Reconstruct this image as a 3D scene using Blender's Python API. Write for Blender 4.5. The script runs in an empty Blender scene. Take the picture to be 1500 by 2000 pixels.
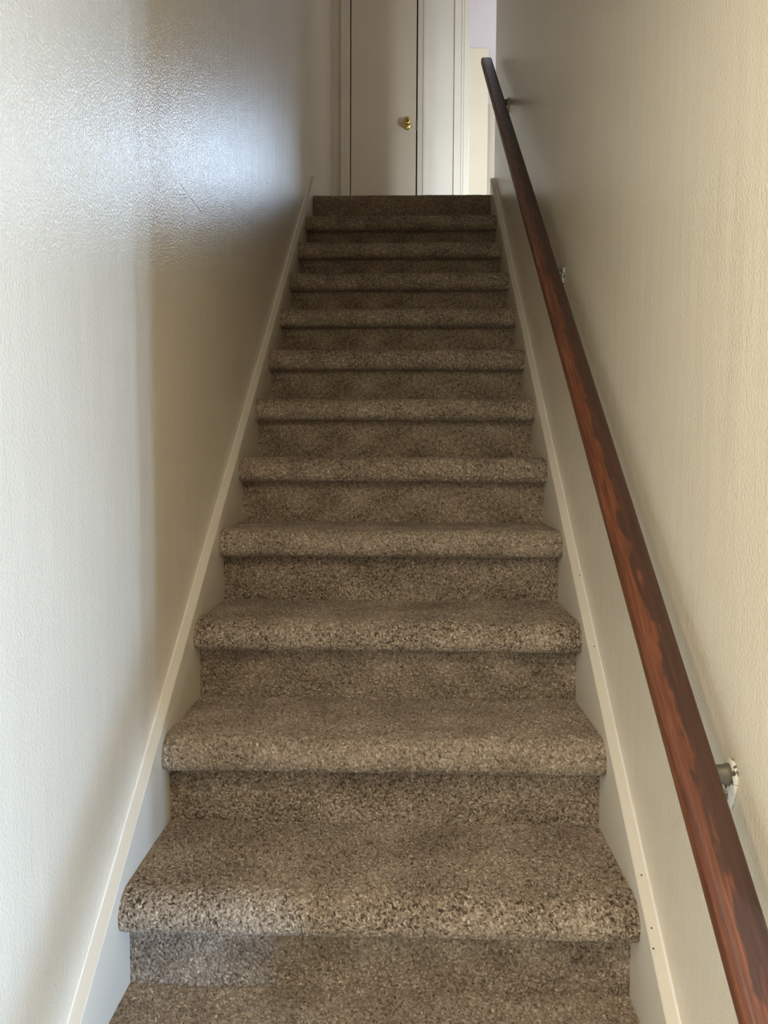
import bpy, bmesh, math, random
import numpy as np
from mathutils import Matrix, Vector

random.seed(4)
SC = bpy.context.scene
COL = SC.collection

# ------------------------------------------------------------------ measures
RISE, RUN = 0.19, 0.24803
SL = RISE / RUN
ANG = math.atan(SL)
W = 0.8905                       # carpet width between the skirt boards
ST = 0.0217                      # skirt board thickness
XW = W / 2 + ST                  # wall planes at x = -XW and x = +XW
OV, NT = 0.056, 0.072            # nosing overhang and thickness
SH = 0.2405                      # skirt board top above the tread/riser line
YT = 11 * RUN                    # top riser plane
ZL = 12 * RISE                   # upper landing floor
YD = 3.85                        # closet wall
YF = 5.50                        # far wall of the upper room
ZC = 4.92                        # upper ceiling
YE = 2.79                        # upper end of the right wall
YU = 2.15                                               # front wall of the upper room
SX0, SX1, SZ0, SZ1 = .80, 1.12, 2.31, 2.66             # low window in it
YS = -0.56                       # lower end of the right wall
ZF = -2 * RISE                   # lower floor
YB = -4.2                        # back wall behind the camera
XR = 3.2                         # far right wall of both floors


# ------------------------------------------------------------------ helpers
def link(o, parent=None):
    COL.objects.link(o)
    if parent:
        o.parent = parent
    return o


def tag(o, label=None, cat=None, group=None, kind=None):
    if label: o['label'] = label
    if cat: o['category'] = cat
    if group: o['group'] = group
    if kind: o['kind'] = kind
    return o


def empty(name, loc=(0, 0, 0)):
    o = bpy.data.objects.new(name, None)
    o.empty_display_size = 0.1
    o.location = loc
    return link(o)


def mesh_obj(name, bm, mat, parent=None, smooth=False):
    me = bpy.data.meshes.new(name)
    bmesh.ops.recalc_face_normals(bm, faces=bm.faces)
    bm.to_mesh(me)
    bm.free()
    if mat: me.materials.append(mat)
    if smooth:
        for p in me.polygons: p.use_smooth = True
    o = bpy.data.objects.new(name, me)
    return link(o, parent)


def add_box(bm, x0, x1, y0, y1, z0, z1, bevel=0.0, seg=2):
    r = bmesh.ops.create_cube(bm, size=1.0)
    vs = r['verts']
    for v in vs:
        v.co.x = x0 + (v.co.x + .5) * (x1 - x0)
        v.co.y = y0 + (v.co.y + .5) * (y1 - y0)
        v.co.z = z0 + (v.co.z + .5) * (z1 - z0)
    if bevel > 0:
        es = list({e for v in vs for e in v.link_edges})
        bmesh.ops.bevel(bm, geom=es, offset=bevel, segments=seg, profile=0.6, affect='EDGES')


def add_prism(bm, poly, x0, x1):
    """poly of (y, z) extruded along x"""
    a = [bm.verts.new((x0, y, z)) for y, z in poly]
    b = [bm.verts.new((x1, y, z)) for y, z in poly]
    n = len(poly)
    bm.faces.new(a)
    bm.faces.new(b[::-1])
    for i in range(n):
        bm.faces.new((a[i], b[i], b[(i + 1) % n], a[(i + 1) % n]))


def add_lathe(bm, prof, origin, axis='-Y', n=40):
    """prof of (radius, distance along axis)"""
    rings = []
    for r, d in prof:
        ring = []
        for k in range(n):
            a = 2 * math.pi * k / n
            c, s = r * math.cos(a), r * math.sin(a)
            if axis == '-Y': p = (c, -d, s)
            elif axis == '-X': p = (-d, c, s)
            else: p = (c, s, d)
            ring.append(bm.verts.new(Vector(origin) + Vector(p)))
        rings.append(ring)
    for A, B in zip(rings, rings[1:]):
        for k in range(n):
            bm.faces.new((A[k], A[(k + 1) % n], B[(k + 1) % n], B[k]))
    bm.faces.new(rings[0][::-1])
    bm.faces.new(rings[-1])


def add_tube(bm, pts, rad, n=16):
    rings = []
    for i, p in enumerate(pts):
        p = Vector(p)
        t = (Vector(pts[min(i + 1, len(pts) - 1)]) - Vector(pts[max(i - 1, 0)])).normalized()
        u = t.cross(Vector((0, 1, 0)))
        if u.length < .01: u = t.cross(Vector((1, 0, 0)))
        u.normalize()
        v = t.cross(u)
        r = rad[i] if isinstance(rad, (list, tuple)) else rad
        rings.append([bm.verts.new(p + u * r * math.cos(2 * math.pi * k / n) + v * r * math.sin(2 * math.pi * k / n)) for k in range(n)])
    for A, B in zip(rings, rings[1:]):
        for k in range(n):
            bm.faces.new((A[k], A[(k + 1) % n], B[(k + 1) % n], B[k]))
    bm.faces.new(rings[0][::-1])
    bm.faces.new(rings[-1])


# ------------------------------------------------------------------ materials
def new_mat(name):
    m = bpy.data.materials.new(name)
    m.use_nodes = True
    nt = m.node_tree
    return m, nt, nt.nodes['Principled BSDF']


def N(nt, typ, **kw):
    n = nt.nodes.new(typ)
    for k, v in kw.items():
        if k in n.inputs: n.inputs[k].default_value = v
        else: setattr(n, k, v)
    return n


def coords(nt, scale=(1, 1, 1)):
    tc = N(nt, 'ShaderNodeTexCoord')
    mp = N(nt, 'ShaderNodeMapping')
    mp.inputs['Scale'].default_value = scale
    nt.links.new(tc.outputs['Object'], mp.inputs['Vector'])
    return mp.outputs['Vector']


def ramp(nt, fac, stops):
    r = N(nt, 'ShaderNodeValToRGB')
    cr = r.color_ramp
    while len(cr.elements) < len(stops): cr.elements.new(0.5)
    for e, (p, c) in zip(cr.elements, stops):
        e.position = p
        e.color = (*c, 1)
    nt.links.new(fac, r.inputs['Fac'])
    return r.outputs['Color']


def paint(name, col, rough=0.35, bump=0.25, scale=150, dist=0.0012, var=0.03, spec=0.5, wave=0.0):
    m, nt, b = new_mat(name)
    v = coords(nt)
    n1 = N(nt, 'ShaderNodeTexNoise', Scale=1.7, Detail=3.0)
    nt.links.new(v, n1.inputs['Vector'])
    c = ramp(nt, n1.outputs['Fac'], [(0.3, tuple(x * (1 - var) for x in col)), (0.7, tuple(min(1, x * (1 + var)) for x in col))])
    nt.links.new(c, b.inputs['Base Color'])
    b.inputs['Roughness'].default_value = rough
    b.inputs['Specular IOR Level'].default_value = spec
    n2 = N(nt, 'ShaderNodeTexNoise', Scale=float(scale), Detail=2.0)
    nt.links.new(v, n2.inputs['Vector'])
    bp = N(nt, 'ShaderNodeBump', Strength=bump, Distance=dist)
    nt.links.new(n2.outputs['Fac'], bp.inputs['Height'])
    out = bp
    if wave > 0:        # taping and trowel waves of the plasterboard, long and upright
        v2 = coords(nt, (1, 1, 0.16))
        n3 = N(nt, 'ShaderNodeTexNoise', Scale=22.0, Detail=3.0)
        nt.links.new(v2, n3.inputs['Vector'])
        bp2 = N(nt, 'ShaderNodeBump', Strength=1.0, Distance=wave)
        nt.links.new(n3.outputs['Fac'], bp2.inputs['Height'])
        nt.links.new(bp.outputs['Normal'], bp2.inputs['Normal'])
        out = bp2
    nt.links.new(out.outputs['Normal'], b.inputs['Normal'])
    return m


WALL_C = (0.72, 0.63, 0.48)
M_wall = paint('wall_paint_semigloss', WALL_C, rough=0.25, bump=1.0, scale=210, dist=0.0013, wave=0.0018)
M_trimwall = paint('skirt_paint', (0.72, 0.64, 0.51), rough=0.33, bump=0.18, scale=120)
M_cap = paint('skirt_edge_lit', (0.73, 0.66, 0.54), rough=0.38, bump=0.2, scale=90)
M_caulk = paint('caulk_highlight', (0.82, 0.76, 0.66), rough=0.3, bump=0.15, scale=60)  # caulk bead, its highlight line put into the paler colour
M_door = paint('door_paint', (0.72, 0.61, 0.445), rough=0.36, bump=0.12, scale=260)
M_case = paint('casing_paint', (0.75, 0.66, 0.51), rough=0.34, bump=0.08, scale=200)
M_wall2 = paint('landing_wall_paint', (0.72, 0.64, 0.51), rough=0.36, bump=0.12, scale=150)
M_lilac = paint('upper_room_paint', (0.84, 0.75, 0.71), rough=0.6, bump=0.5, scale=90, dist=0.003)
M_cream = paint('cream_door_paint', (0.84, 0.725, 0.50), rough=0.45, bump=0.06, scale=200)
M_tan = paint('plain_tan', (0.66, 0.54, 0.41), rough=0.5, bump=0.1, scale=120)
M_ceil = paint('ceiling_paint', (0.74, 0.72, 0.68), rough=0.8, bump=0.6, scale=120, dist=0.003)
M_white = paint('window_frame_paint', (0.8, 0.8, 0.78), rough=0.4, bump=0.05)
M_bounce = paint('bounce_floor', (0.78, 0.71, 0.58), rough=0.4, bump=0.1)  # unseen lower floor, made pale to bounce light up the walls
M_dark = paint('recess_shade', (0.05, 0.04, 0.035), rough=0.8, bump=0.05)  # near-black stands in for shade inside the closet and nail holes


def carpet_material(name):
    m, nt, b = new_mat(name)
    at = N(nt, 'ShaderNodeAttribute', attribute_name='tone')
    v = coords(nt)
    nz = N(nt, 'ShaderNodeTexNoise', Scale=900.0, Detail=2.0)
    nt.links.new(v, nz.inputs['Vector'])
    mx = N(nt, 'ShaderNodeMath', operation='MULTIPLY_ADD')
    mx.inputs[1].default_value = 0.35
    nt.links.new(nz.outputs['Fac'], mx.inputs[0])
    ad = N(nt, 'ShaderNodeMath', operation='SUBTRACT')
    nt.links.new(at.outputs['Fac'], ad.inputs[0])
    ad.inputs[1].default_value = 0.175
    nt.links.new(ad.outputs[0], mx.inputs[2])
    c = ramp(nt, mx.outputs[0], [(0.0, (0.072, 0.048, 0.030)), (0.33, (0.215, 0.157, 0.104)), (0.7, (0.385, 0.300, 0.212)), (1.0, (0.62, 0.51, 0.385))])
    nt.links.new(c, b.inputs['Base Color'])
    b.inputs['Roughness'].default_value = 0.85
    b.inputs['Specular IOR Level'].default_value = 0.15
    b.inputs['Sheen Weight'].default_value = 0.12
    b.inputs['Sheen Roughness'].default_value = 0.5
    n2 = N(nt, 'ShaderNodeTexNoise', Scale=1400.0, Detail=1.0)
    nt.links.new(v, n2.inputs['Vector'])
    bp = N(nt, 'ShaderNodeBump', Strength=0.6, Distance=0.0008)
    nt.links.new(n2.outputs['Fac'], bp.inputs['Height'])
    nt.links.new(bp.outputs['Normal'], b.inputs['Normal'])
    return m


M_carpet = carpet_material('frieze_carpet')


def wood_material():
    m, nt, b = new_mat('stained_rail_wood')
    v = coords(nt, (1, 0.045, 1))
    tc = N(nt, 'ShaderNodeTexCoord')
    sx = N(nt, 'ShaderNodeSeparateXYZ')
    nt.links.new(tc.outputs['Object'], sx.inputs[0])
    # long streaks
    n1 = N(nt, 'ShaderNodeTexNoise', Scale=150.0, Detail=4.0, Roughness=0.65, Distortion=0.6)
    nt.links.new(v, n1.inputs['Vector'])
    # patchy boundary between the orange left side and the dark right side
    v2 = coords(nt, (1, 0.24, 1))
    n2 = N(nt, 'ShaderNodeTexNoise', Scale=70.0, Detail=2.5, Roughness=0.55, Distortion=0.4)
    nt.links.new(v2, n2.inputs['Vector'])
    a = N(nt, 'ShaderNodeMath', operation='MULTIPLY_ADD')      # -x*30 + noise
    a.inputs[1].default_value = -20.0
    nt.links.new(sx.outputs['X'], a.inputs[0])
    nt.links.new(n2.outputs['Fac'], a.inputs[2])
    a2 = N(nt, 'ShaderNodeMath', operation='SUBTRACT')
    nt.links.new(a.outputs[0], a2.inputs[0])
    a2.inputs[1].default_value = 0.10
    c1 = ramp(nt, n1.outputs['Fac'], [(0.3, (0.060, 0.018, 0.008)), (0.5, (0.125, 0.038, 0.015)), (0.72, (0.215, 0.074, 0.030))])
    c2 = ramp(nt, n1.outputs['Fac'], [(0.3, (0.040, 0.017, 0.010)), (0.7, (0.075, 0.029, 0.017))])
    mr = N(nt, 'ShaderNodeMapRange')
    mr.inputs['From Min'].default_value = 0.46
    mr.inputs['From Max'].default_value = 0.56
    nt.links.new(a2.outputs[0], mr.inputs['Value'])
    mix = N(nt, 'ShaderNodeMix', data_type='RGBA')
    nt.links.new(mr.outputs[0], mix.inputs['Factor'])
    nt.links.new(c2, mix.inputs[6])
    nt.links.new(c1, mix.inputs[7])
    nt.links.new(mix.outputs[2], b.inputs['Base Color'])
    b.inputs['Roughness'].default_value = 0.44
    b.inputs['Specular IOR Level'].default_value = 0.4
    bp = N(nt, 'ShaderNodeBump', Strength=0.12, Distance=0.001)
    nt.links.new(n1.outputs['Fac'], bp.inputs['Height'])
    nt.links.new(bp.outputs['Normal'], b.inputs['Normal'])
    return m


M_wood = wood_material()


def metal(name, col, rough, metallic=1.0):
    m, nt, b = new_mat(name)
    v = coords(nt)
    n = N(nt, 'ShaderNodeTexNoise', Scale=60.0, Detail=3.0)
    nt.links.new(v, n.inputs['Vector'])
    c = ramp(nt, n.outputs['Fac'], [(0.3, tuple(x * .85 for x in col)), (0.7, col)])
    nt.links.new(c, b.inputs['Base Color'])
    b.inputs['Metallic'].default_value = metallic
    b.inputs['Roughness'].default_value = rough
    return m


M_brass = metal('polished_brass', (0.83, 0.62, 0.24), 0.14)
M_olive = metal('olive_bracket_metal', (0.22, 0.20, 0.15), 0.45, 0.55)


def chipped():
    m, nt, b = new_mat('chipped_cream_enamel')
    v = coords(nt)
    n = N(nt, 'ShaderNodeTexNoise', Scale=85.0, Detail=4.0, Roughness=0.6)
    nt.links.new(v, n.inputs['Vector'])
    c = ramp(nt, n.outputs['Fac'], [(0.0, (0.05, 0.045, 0.035)), (0.44, (0.10, 0.09, 0.07)), (0.48, (0.70, 0.66, 0.57)), (1.0, (0.78, 0.74, 0.66))])
    nt.links.new(c, b.inputs['Base Color'])
    b.inputs['Roughness'].default_value = 0.25
    bp = N(nt, 'ShaderNodeBump', Strength=0.4, Distance=0.002)
    nt.links.new(n.outputs['Fac'], bp.inputs['Height'])
    nt.links.new(bp.outputs['Normal'], b.inputs['Normal'])
    return m


M_chip = chipped()


# ------------------------------------------------------------------ carpet sheets
def profile_resample(pts, ds):
    p = np.array(pts, float)
    d = np.r_[0, np.cumsum(np.hypot(*np.diff(p, axis=0).T))]
    n = max(3, int(round(d[-1] / ds)) + 1)
    s = np.linspace(0, d[-1], n)
    q = np.stack([np.interp(s, d, p[:, 0]), np.interp(s, d, p[:, 1])], 1)
    k = 5
    for _ in range(2):                                   # smooth the joints
        pad = np.pad(q, ((k, k), (0, 0)), mode='reflect', reflect_type='odd')
        q = sum(pad[j:j + n] for j in range(2 * k + 1)) / (2 * k + 1)
    return q, d[-1]


def carpet_mesh(name, pts, ds, seed, pile=0.0045, tuft=0.0040, wav=0.0018, xh=W / 2 + .0010, trim=None, nap=None):
    rng = np.random.default_rng(seed)
    q, L = profile_resample(pts, ds)
    ns = len(q)
    nx = int(round(2 * xh / ds)) + 1
    xs = np.linspace(-xh, xh, nx)
    dx = xs[1] - xs[0]
    dl = L / (ns - 1)
    # scatter yarn tufts: oriented blobs, highest one wins
    nt = int(2 * xh * L / (tuft * tuft) * 1.5)
    u = rng.uniform(-.004, 2 * xh + .004, nt)
    s = rng.uniform(-.004, L + .004, nt)
    th = rng.uniform(0, math.pi, nt)
    a = rng.uniform(.75, 1.2, nt) * tuft * 1.1
    b = rng.uniform(.35, .6, nt) * tuft
    h = rng.uniform(.45, 1.0, nt)
    R = int(math.ceil(tuft * 1.5 / ds))
    ui = np.round(u / dx).astype(int)
    si = np.round(s / dl).astype(int)
    key = np.zeros(ns * nx, np.int64)
    ct, sn = np.cos(th), np.sin(th)
    for i in range(-R, R + 1):
        for j in range(-R, R + 1):
            gx, gs = ui + i, si + j
            ok = (gx >= 0) & (gx < nx) & (gs >= 0) & (gs < ns)
            du, dv = gx * dx - u, gs * dl - s
            e = ((du * ct + dv * sn) / a) ** 2 + ((-du * sn + dv * ct) / b) ** 2
            ok &= e < 1
            if not ok.any(): continue
            hv = h[ok] * np.sqrt(1 - e[ok])
            kk = (np.round(hv * 100000).astype(np.int64) << 24) | np.nonzero(ok)[0]
            np.maximum.at(key, gs[ok] * nx + gx[ok], kk)
    hh = ((key >> 24) / 100000.0).reshape(ns, nx)
    tid = (key & ((1 << 24) - 1)).reshape(ns, nx)
    tone_t = np.clip(rng.normal(.5, .2, nt), 0, 1)
    tone = tone_t[tid]
    # slow waves of the pile
    X, S = np.meshgrid(xs, np.linspace(0, L, ns))
    low = np.zeros_like(X)
    for _ in range(10):
        kx, ks = rng.uniform(-30, 30), rng.uniform(-18, 18)
        low += np.sin(kx * X + ks * S + rng.uniform(0, 6.3)) * rng.uniform(.3, 1)
    low /= 5.0
    pat = np.zeros_like(X)
    for _ in range(14):
        kx, ks = rng.uniform(-45, 45), rng.uniform(-60, 60)
        pat += np.sin(kx * X + ks * S + rng.uniform(0, 6.3)) * rng.uniform(.3, 1)
    tone = np.clip(tone + .07 * pat / 2.2, 0, 1)
    edge = np.clip((xh - np.abs(X)) / .006, 0, 1)
    disp = hh * pile + low * wav * edge
    disp *= .35 + .65 * edge
    t = np.gradient(q, axis=0)
    t /= np.linalg.norm(t, axis=1)[:, None] + 1e-9
    nrm = np.stack([t[:, 1], -t[:, 0]], 1)               # left of travel reversed: outwards
    P = np.empty((ns, nx, 3), np.float32)
    P[..., 0] = X
    P[..., 1] = q[:, 0][:, None] + nrm[:, 0][:, None] * disp
    P[..., 2] = q[:, 1][:, None] + nrm[:, 1][:, None] * disp
    idx = np.arange(ns * nx).reshape(ns, nx)
    f = np.stack([idx[:-1, :-1], idx[:-1, 1:], idx[1:, 1:], idx[1:, :-1]], -1).reshape(-1, 4)
    me = bpy.data.meshes.new(name)
    me.vertices.add(ns * nx)
    me.vertices.foreach_set('co', P.reshape(-1))
    me.loops.add(f.size)
    me.loops.foreach_set('vertex_index', f.reshape(-1).astype(np.int32))
    me.polygons.add(len(f))
    me.polygons.foreach_set('loop_start', np.arange(0, f.size, 4, dtype=np.int32))
    at = me.attributes.new('tone', 'FLOAT', 'POINT')
    at.data.foreach_set('value', tone.reshape(-1).astype(np.float32))
    me.update(calc_edges=True)
    me.polygons.foreach_set('use_smooth', np.ones(len(f), bool))
    me.materials.append(M_carpet)
    return me


def arc(cy, cz, r, a0, a1, n=12):
    return [(cy + r * math.cos(math.radians(a0 + (a1 - a0) * k / n)), cz + r * math.sin(math.radians(a0 + (a1 - a0) * k / n))) for k in range(n + 1)]


# local origin of a tread: top of its riser, at the riser plane.  Travel: back of the tread -> nose -> underside
PB = 0.004                                             # pile height that the sheet adds
rt, rb = 0.040, 0.022
TREAD = [(RUN + .012, -PB), (.03, -PB)] + arc(-OV + PB + rt, -PB - rt, rt, 90, 180) + \
        arc(-OV + PB + rb, -NT + PB + rb, rb, 180, 270) + [(.006, -NT + PB)]
RISER = [(PB, -NT + .006), (PB, -RISE - .004)]
LAND = [(.16, -PB), (.05, -PB)] + arc(PB + .024, -PB - .024, .024, 90, 180) + [(PB, -RISE - .004)]

near = [carpet_mesh('carpet_tread_a', TREAD, .0013, 11, pile=.0050, tuft=.0037), carpet_mesh('carpet_tread_b', TREAD, .0013, 12, pile=.0050, tuft=.0037)]
mid = [carpet_mesh('carpet_tread_c', TREAD, .0018, 13, pile=.0058, tuft=.0042), carpet_mesh('carpet_tread_d', TREAD, .0018, 14, pile=.0058, tuft=.0042)]
rnear = [carpet_mesh('carpet_riser_a', RISER, .0014, 21, pile=.0050, tuft=.0035), carpet_mesh('carpet_riser_b', RISER, .0014, 22, pile=.0050, tuft=.0035)]
rmid = [carpet_mesh('carpet_riser_c', RISER, .0018, 23, pile=.0036, tuft=.0038)]
land = carpet_mesh('carpet_landing_edge', LAND, .0018, 31, wav=.0022)

stairs = empty('staircase', (0, -2 * RUN, ZF))
tag(stairs, 'straight flight of stairs covered in brown speckled carpet, rolled over each step edge', 'stairs')
ROLL = {1: -.0042, 2: -.0028, 3: -.0020}
base = Vector(stairs.location)
for i in range(-1, 12):
    me = near[i % 2] if i <= 4 else mid[i % 2]
    o = bpy.data.objects.new('tread', me)
    o.location = Vector((0, (i - 1) * RUN, i * RISE)) - base
    o.rotation_euler.y = ROLL.get(i, 0)
    link(o, stairs)
for i in range(-1, 12):
    me = rnear[i % 2] if i <= 4 else rmid[0]
    o = bpy.data.objects.new('riser', me)
    o.location = Vector((0, (i - 1) * RUN, i * RISE)) - base
    link(o, stairs)
o = bpy.data.objects.new('landing_edge', land)
o.location = Vector((0, YT, ZL)) - base
link(o, stairs)


# ------------------------------------------------------------------ shell
def struct(name, boxes, mat, bevel=0.0):
    bm = bmesh.new()
    for bx in boxes: add_box(bm, *bx, bevel=bevel)
    o = mesh_obj(name, bm, mat)
    o['kind'] = 'structure'
    return o


T = .12
struct('wall_left', [(-XW - T, -XW, YB, YD + T, ZF - .1, ZC)], M_wall)
bmr = bmesh.new()
add_box(bmr, XW, XW + T, YS, YE, ZF - .1, ZC)
o = mesh_obj('wall_right', bmr, M_wall)
md = o.modifiers.new('soft_corner', 'BEVEL')
md.width = .004; md.segments = 3
o['kind'] = 'structure'
bm = bmesh.new()
a, b2 = Vector((.44, 1.557)), Vector((.64, 1.550))
for t0 in range(8):
    p, q = a.lerp(b2, t0 / 8), a.lerp(b2, (t0 + 1) / 8)
    k = .00055 * (1 - abs(t0 - 3.5) / 5)
    vs = [bm.verts.new((-XW - e, y, z + d)) for e in (.0005, -.0004) for (y, z, d) in ((p.x, p.y, -k), (q.x, q.y, -k), (q.x, q.y, k), (p.x, p.y, k))]
    bm.faces.new(vs[:4]); bm.faces.new(vs[4:])
    for i in range(4): bm.faces.new((vs[i], vs[(i + 1) % 4], vs[4 + (i + 1) % 4], vs[4 + i]))
mesh_obj('scratch_mark', bm, M_tan, bpy.data.objects['wall_left'])['label'] = 'thin dark scratch'
# upper floor
struct('floor_landing', [(-XW, XW, YT + .15, YD + .02, ZL - .06, ZL - .002), (XW + T, XR, YU, YE, ZL - .06, ZL - .002), (XW, XR, YE, YF, ZL - .06, ZL - .002), (.41, XW, YD + .02, YF, ZL - .06, ZL - .002)], M_carpet)
DX0, DX1 = -.341, .079                                  # closet opening
ZDT = ZL + 2.04
struct('wall_landing', [(-XW, DX0 - .004, YD, YD + .11, ZL - .06, ZC), (DX1 + .004, .405, YD, YD + .11, ZL - .06, ZC), (DX0 - .004, DX1 + .004, YD, YD + .11, ZDT, ZC)], M_wall2)
struct('wall_closet', [(.29, .40, YD + .11, YF, ZL - .06, ZC)], M_lilac)
struct('wall_closet_inside', [(DX0 - .06, DX1 + .06, YD + .45, YD + .50, ZL, ZDT + .1), (DX0 - .1, DX0 - .05, YD + .11, YD + .5, ZL, ZDT + .1),
                              (DX1 + .05, DX1 + .1, YD + .11, YD + .5, ZL, ZDT + .1), (DX0 - .1, DX1 + .1, YD + .11, YD + .5, ZDT + .02, ZDT + .1)], M_dark)
WX0, WX1, WZ0, WZ1 = .78, 1.60, 2.55, 3.85             # window in the far wall
struct('wall_far', [(.28, WX0, YF, YF + T, ZL - .06, ZC), (WX1, XR, YF, YF + T, ZL - .06, ZC), (WX0, WX1, YF, YF + T, ZL - .06, WZ0), (WX0, WX1, YF, YF + T, WZ1, ZC)], M_lilac)
struct('wall_upper_right', [(XR, XR + T, YU - T, YF + T, ZL - .06, ZC)], M_lilac)
struct('wall_upper_front', [(XW + T, SX0, YU - T, YU, ZL - .06, ZC), (SX1, XR, YU - T, YU, ZL - .06, ZC), (SX0, SX1, YU - T, YU, ZL - .06, SZ0), (SX0, SX1, YU - T, YU, SZ1, ZC)], M_lilac)
struct('ceiling', [(-XW - T, XR + T, YS - T, YF + T, ZC, ZC + .1)], M_ceil)
# lower floor
struct('floor', [(-XW - T, XR + T, YB - T, YF + T, ZF - .1, ZF)], M_bounce)
struct('light_block_under_landing', [(-XW, XW, YD, YD + .1, ZF, ZL - .06)], M_wall2)  # unseen wall, added to stop light leaking in under the stairs
ZH = 2.06
struct('ceiling_lower', [(-XW - T, XR + T, YB - T, YS, ZH, ZH + .1)], M_ceil)
struct('wall_header', [(-XW, XW + T, YS - T, YS, ZH + .1, ZC)], M_wall)
struct('wall_lower_front', [(XW + T, XR, YS, YS + T, ZF, ZH + .1)], M_wall)
BX0, BX1, BZ0, BZ1 = -.40, .62, -.30, 1.55             # added opening for the warm fill behind the camera
struct('wall_back', [(-XW, BX0, YB - T, YB, ZF, ZH), (BX1, XR, YB - T, YB, ZF, ZH), (BX0, BX1, YB - T, YB, ZF, BZ0), (BX0, BX1, YB - T, YB, BZ1, ZH)], M_wall)
XL2 = 1.75                                              # right wall of the lower room
RY0, RY1, RZ0, RZ1 = -1.80, -1.50, .06, .52          # window of the room to the right, behind the camera
struct('wall_lower_right', [(XL2, XL2 + T, YB, RY0, ZF, ZH), (XL2, XL2 + T, RY1, YS + T, ZF, ZH), (XL2, XL2 + T, RY0, RY1, ZF, RZ0), (XL2, XL2 + T, RY0, RY1, RZ1, ZH)], M_wall)


def window(name, plane, a0, a1, z0, z1, pos, w=.045):
    """frame with a middle bar; plane 'x' (wall facing x) or 'y'"""
    bm = bmesh.new()
    def bar(p0, p1, q0, q1):
        if plane == 'y': add_box(bm, p0, p1, pos, pos + .05, q0, q1, .004)
        else: add_box(bm, pos, pos + .05, p0, p1, q0, q1, .004)
    bar(a0, a0 + w, z0, z1); bar(a1 - w, a1, z0, z1)
    bar(a0, a1, z0, z0 + w); bar(a0, a1, z1 - w, z1)
    m = (a0 + a1) / 2
    bar(m - .018, m + .018, z0, z1)
    o = mesh_obj(name, bm, M_white)
    o['kind'] = 'structure'
    return o


window('window_1', 'y', WX0, WX1, WZ0, WZ1, YF + .04)
window('window_2', 'y', SX0, SX1, SZ0, SZ1, YU - .09, .02)
window('fill_window', 'y', BX0, BX1, BZ0, BZ1, YB - .09)
window('window_4', 'x', RY0, RY1, RZ0, RZ1, XL2 + .06, .02)

# skirt boards
def skirt(name, side, y1):
    x_in, x_out = side * W / 2, side * XW
    y0 = -3 * RUN
    poly = [(y0, SL * y0 - .24), (y0, SL * y0 + SH), (y1, SL * y1 + SH), (y1, SL * y1 - .24)]
    bm = bmesh.new()
    add_prism(bm, poly, min(x_in, x_out), max(x_in, x_out))
    o = mesh_obj(name, bm, M_trimwall)
    md = o.modifiers.new('eased_edge', 'BEVEL')
    md.width = .0022; md.segments = 2
    o['kind'] = 'structure'
    # top edge paler than the face, overhead light put into its colour
    bm = bmesh.new()
    poly = [(y0, SL * y0 + SH - .0005), (y0, SL * y0 + SH + .0016), (y1, SL * y1 + SH + .0016), (y1, SL * y1 + SH - .0005)]
    add_prism(bm, poly, min(x_in + side * .0012, x_out), max(x_in + side * .0012, x_out))
    c = mesh_obj('top_edge', bm, M_cap, o)
    c['label'] = 'top edge, paler as if lit from above'
    bm = bmesh.new()
    n = 40
    pts = []
    rnd = random.Random(side + 5)
    for k in range(n + 1):
        y = y0 + (y1 - y0) * k / n
        pts.append((x_out - side * .001, y, SL * y + SH + .0022 + rnd.uniform(-.0006, .0006)))
    add_tube(bm, pts, [.0028 + rnd.uniform(-.0008, .0008) for _ in pts], 8)
    mesh_obj('caulk_bead', bm, M_caulk, o, True)
    return o


skl = skirt('baseboard_left', -1, 2.812)
skr = skirt('baseboard_right', 1, 2.775)
for sk, side, pts in ((skl, -1, [(.819, .458), (.781, .463)]), (skr, 1, [(.555, .4615), (.382, .459), (-.086, .453), (-.111, .449), (-.017, .455)])):
    for y, x in pts:
        bm = bmesh.new()
        bmesh.ops.create_cone(bm, cap_ends=True, segments=12, radius1=.0016, radius2=.0014, depth=.0008)
        o = mesh_obj('nail_hole', bm, M_dark, sk)
        o.location = (side * x, y, SL * y + SH + .0017)
        o.rotation_euler.x = ANG

# ------------------------------------------------------------------ closet door, casings
def casing(name, x0, x1, steps, z1, y=YD):
    bm = bmesh.new()
    for a, b, d in steps:
        add_box(bm, x0 + (x1 - x0) * a, x0 + (x1 - x0) * b, y - d, y, ZL, z1, .0025)
    o = mesh_obj(name, bm, M_case)
    o['kind'] = 'structure'
    return o


casing('trim_1', DX0 - .062, DX0 - .004, [(0, .30, .017), (.24, 1, .012)], ZDT + .05)
casing('trim_2', DX1 + .004, DX1 + .056, [(0, .72, .012), (.66, 1, .018)], ZDT + .05)
casing('trim_3', .313, .372, [(0, .80, .013), (.76, 1, .018)], ZC - .1)
casing('trim_4', .374, .4085, [(0, 1, .008)], ZC - .1)
struct('trim_5', [(DX0 - .062, DX1 + .056, YD - .013, YD, ZDT + .0, ZDT + .058)], M_case, .0025)

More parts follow.
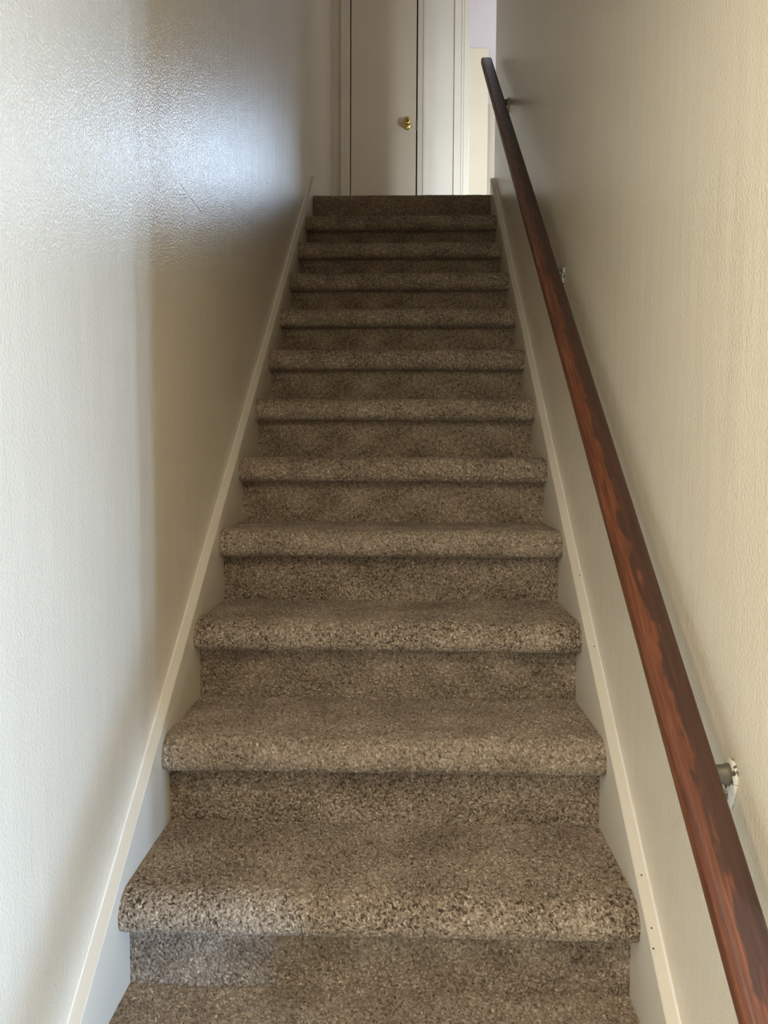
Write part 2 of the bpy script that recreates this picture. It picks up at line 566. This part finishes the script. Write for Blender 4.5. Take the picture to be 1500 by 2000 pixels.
bm = bmesh.new()
add_box(bm, DX0 + .003, DX1 - .004, YD - .006, YD + .03, ZL + .012, ZDT - .004, .002)
door = mesh_obj('door_1', bm, M_door)
door['kind'] = 'structure'
KX, KZ = .019, 3.070
bm = bmesh.new()
add_lathe(bm, [(.0005, 0), (.031, 0), (.032, .002), (.030, .006), (.022, .009), (.0125, .011), (.0115, .024), (.014, .030), (.022, .036), (.0275, .044), (.0290, .052), (.0275, .060),
               (.022, .066), (.014, .0695), (.0005, .0705)], (KX, YD - .006, KZ))
o = mesh_obj('door_knob', bm, M_brass, door, True)
o['label'] = 'round polished brass knob'
bm = bmesh.new()
add_box(bm, DX1 - .006, DX1 + .002, YD - .0075, YD + .012, KZ - .03, KZ + .026, .001)
o = mesh_obj('latch_plate', bm, M_olive, door)

# cream door leaf standing against the far wall and tan upright strip beside it
bm = bmesh.new()
add_box(bm, -.62, 0, -.018, .018, 0.012, 2.03, .002)
o = mesh_obj('door_2', bm, M_cream)
o.location = (.668, YF - .075, ZL)
o.rotation_euler.z = math.radians(4.5)
o['kind'] = 'structure'
struct('trim_6', [(.672, .76, YF - .02, YF, ZL, ZL + 1.62)], M_tan, .002)

# ------------------------------------------------------------------ handrail
rail_root = empty('handrail', (0.4098, -.9, 0))
tag(rail_root, 'dark reddish brown wooden handrail on three wall brackets along the right wall', 'handrail')
RW, RH, RR = .0515, .034, .010
HC = .862                                               # top face of the rail above the slope line
y0r, y1r = -.95, 2.672
Lr = (y1r - y0r) / math.cos(ANG)
prof = []
for cx, cz, a0 in ((RW / 2 - RR, -RR, 0), (-RW / 2 + RR, -RR, 90), (-RW / 2 + RR, -RH + RR, 180), (RW / 2 - RR, -RH + RR, 270)):
    for k in range(7):
        a = math.radians(a0 + 90 * k / 6)
        prof.append((cx + RR * math.cos(a), cz + RR * math.sin(a)))
bm = bmesh.new()
ys = [(0, .62), (.002, .80), (.006, .93), (.011, 1.0)]
stations = [(d, s) for d, s in ys] + [(Lr * k / 24, 1.0) for k in range(1, 24)] + [(Lr - d, s) for d, s in ys[::-1]]
rings = []
for d, s in stations:
    e = (1 - s) * RH / 2
    rings.append([bm.verts.new((x * (1 - e / (RW / 2)), d, -RH / 2 + (z + RH / 2) * (1 - e / (RH / 2)))) for x, z in prof])
n = len(prof)
for A, B in zip(rings, rings[1:]):
    for k in range(n): bm.faces.new((A[k], A[(k + 1) % n], B[(k + 1) % n], B[k]))
bm.faces.new(rings[0][::-1]); bm.faces.new(rings[-1])
rail = mesh_obj('rail', bm, M_wood, rail_root, True)
rail.location = Vector((.4098, y0r, SL * y0r + HC)) - Vector(rail_root.location)
rail.rotation_euler.x = ANG


def bracket(y, zc, k):
    """zc: height of the arm"""
    lx = XW
    bm = bmesh.new()
    # plate: teardrop on the wall, domed
    out = []
    for j in range(28):
        a = 2 * math.pi * j / 28
        yy, zz = .021 * math.cos(a), .021 * math.sin(a)
        if zz < 0:
            tpr = -zz / .021
            zz *= 2.2
            yy *= 1 - .45 * tpr ** 1.2
        out.append((yy, zz))
    rr = []
    for sc, d in ((1, 0), (1, .002), (.9, .0045), (.6, .006), (.25, .0065)):
        rr.append([bm.verts.new((lx - d, y + p * sc, zc + q * sc - .010 * (1 - sc))) for p, q in out])
    for A, B in zip(rr, rr[1:]):
        for j in range(28): bm.faces.new((A[j], A[(j + 1) % 28], B[(j + 1) % 28], B[j]))
    bm.faces.new(rr[-1]); bm.faces.new(rr[0][::-1])
    pl = mesh_obj('bracket', bm, M_chip, rail_root, True)
    pl.location = -Vector(rail_root.location)
    bm = bmesh.new()
    xt = .412 + .004
    add_tube(bm, [(lx - .003, y, zc), (lx - .012, y, zc), (lx - .024, y, zc + .0005), (lx - .036, y, zc + .001), (xt + .006, y, zc + .001)],
             [.0155, .0125, .0115, .0115, .011], 20)
    arm = mesh_obj('bracket_arm', bm, M_olive, pl, True)
    for dz in (-.029,):
        bm = bmesh.new()
        add_lathe(bm, [(.0005, .003), (.0042, .003), (.0040, .0062), (.002, .0075), (.0004, .0076)], (lx, y, zc + dz), '-X', 14)
        mesh_obj('screw', bm, M_olive, pl, True)
    return pl


for k, (y, z) in enumerate(((-.351, .540), (.868, 1.452), (2.205, 2.490))):
    bracket(y, z, k)

# ------------------------------------------------------------------ light
def area(name, loc, direction, sx, sy, power, col, spread=180):
    d = bpy.data.lights.new(name, 'AREA')
    d.shape = 'RECTANGLE'
    d.size, d.size_y = sx, sy
    d.energy = power
    d.color = col
    d.spread = math.radians(spread)
    o = bpy.data.objects.new(name, d)
    o.location = loc
    o.rotation_euler = Vector(direction).to_track_quat('-Z', 'Z').to_euler()
    return link(o)


COOL = (.37, .605, 1.0)
WARM = (1.0, .83, .56)
area('daylight_far_window', ((WX0 + WX1) / 2, YF + .16, (WZ0 + WZ1) / 2), (0, -1, 0), WX1 - WX0, WZ1 - WZ0, 95, (.58, .76, 1.0))
area('daylight_upper_window', ((SX0 + SX1) / 2, YU - .16, (SZ0 + SZ1) / 2), (0, 1, 0), SX1 - SX0, SZ1 - SZ0, 90, (.74, .86, 1.0))
area('warm_back_fill', ((BX0 + BX1) / 2, YB - .16, (BZ0 + BZ1) / 2), (0, 1, 0), BX1 - BX0, BZ1 - BZ0, 6, WARM)  # added warm fill from behind the camera, no known source
area('daylight_side_window', (XL2 + .14, (RY0 + RY1) / 2, (RZ0 + RZ1) / 2), (-1, 0.0, 0), RY1 - RY0, RZ1 - RZ0, 360, COOL)

area('ceiling_lamp', (-.05, -1.3, 2.04), (0, 0, -1), .35, .35, 11, WARM)
area('warm_side_fill', (-.43, -1.55, 1.05), (1, 0, 0), .25, .30, 14, WARM)  # added fill to brighten the right wall, no lamp known here

w = bpy.data.worlds.new('daylight')
SC.world = w
w.use_nodes = True
w.node_tree.nodes['Background'].inputs['Color'].default_value = (.75, .85, 1, 1)
w.node_tree.nodes['Background'].inputs['Strength'].default_value = 0.5

# ------------------------------------------------------------------ camera
cam = bpy.data.cameras.new('camera')
cam.sensor_fit = 'VERTICAL'
cam.sensor_height = 36.0
cam.lens = 1560 / 2000 * 36.0
cam.clip_start = .02
co = bpy.data.objects.new('camera', cam)
link(co)
r = Vector((0.99944821, 0.0329033, 0.00454394))
u = Vector((-0.00659491, 0.06249563, 0.99802345))
f = Vector((-0.03255429, 0.99750272, -0.06267814))
f = r.cross(u) * -1 if r.cross(u).dot(f) < 0 else r.cross(u)
Mx = Matrix(((r.x, u.x, -f.x, 0.05253067), (r.y, u.y, -f.y, -1.36458587), (r.z, u.z, -f.z, 0.93746397), (0, 0, 0, 1)))
co.matrix_world = Mx
SC.camera = co

SC.view_settings.view_transform = 'Standard'
SC.view_settings.look = 'None'
SC.view_settings.gamma = 1.0
SC.view_settings.exposure = -0.10
SC.view_settings.use_curve_mapping = False
SC.cycles.max_bounces = 16
SC.cycles.diffuse_bounces = 12
SC.cycles.glossy_bounces = 6
SC.cycles.use_denoising = True
SC.cycles.sample_clamp_indirect = 10
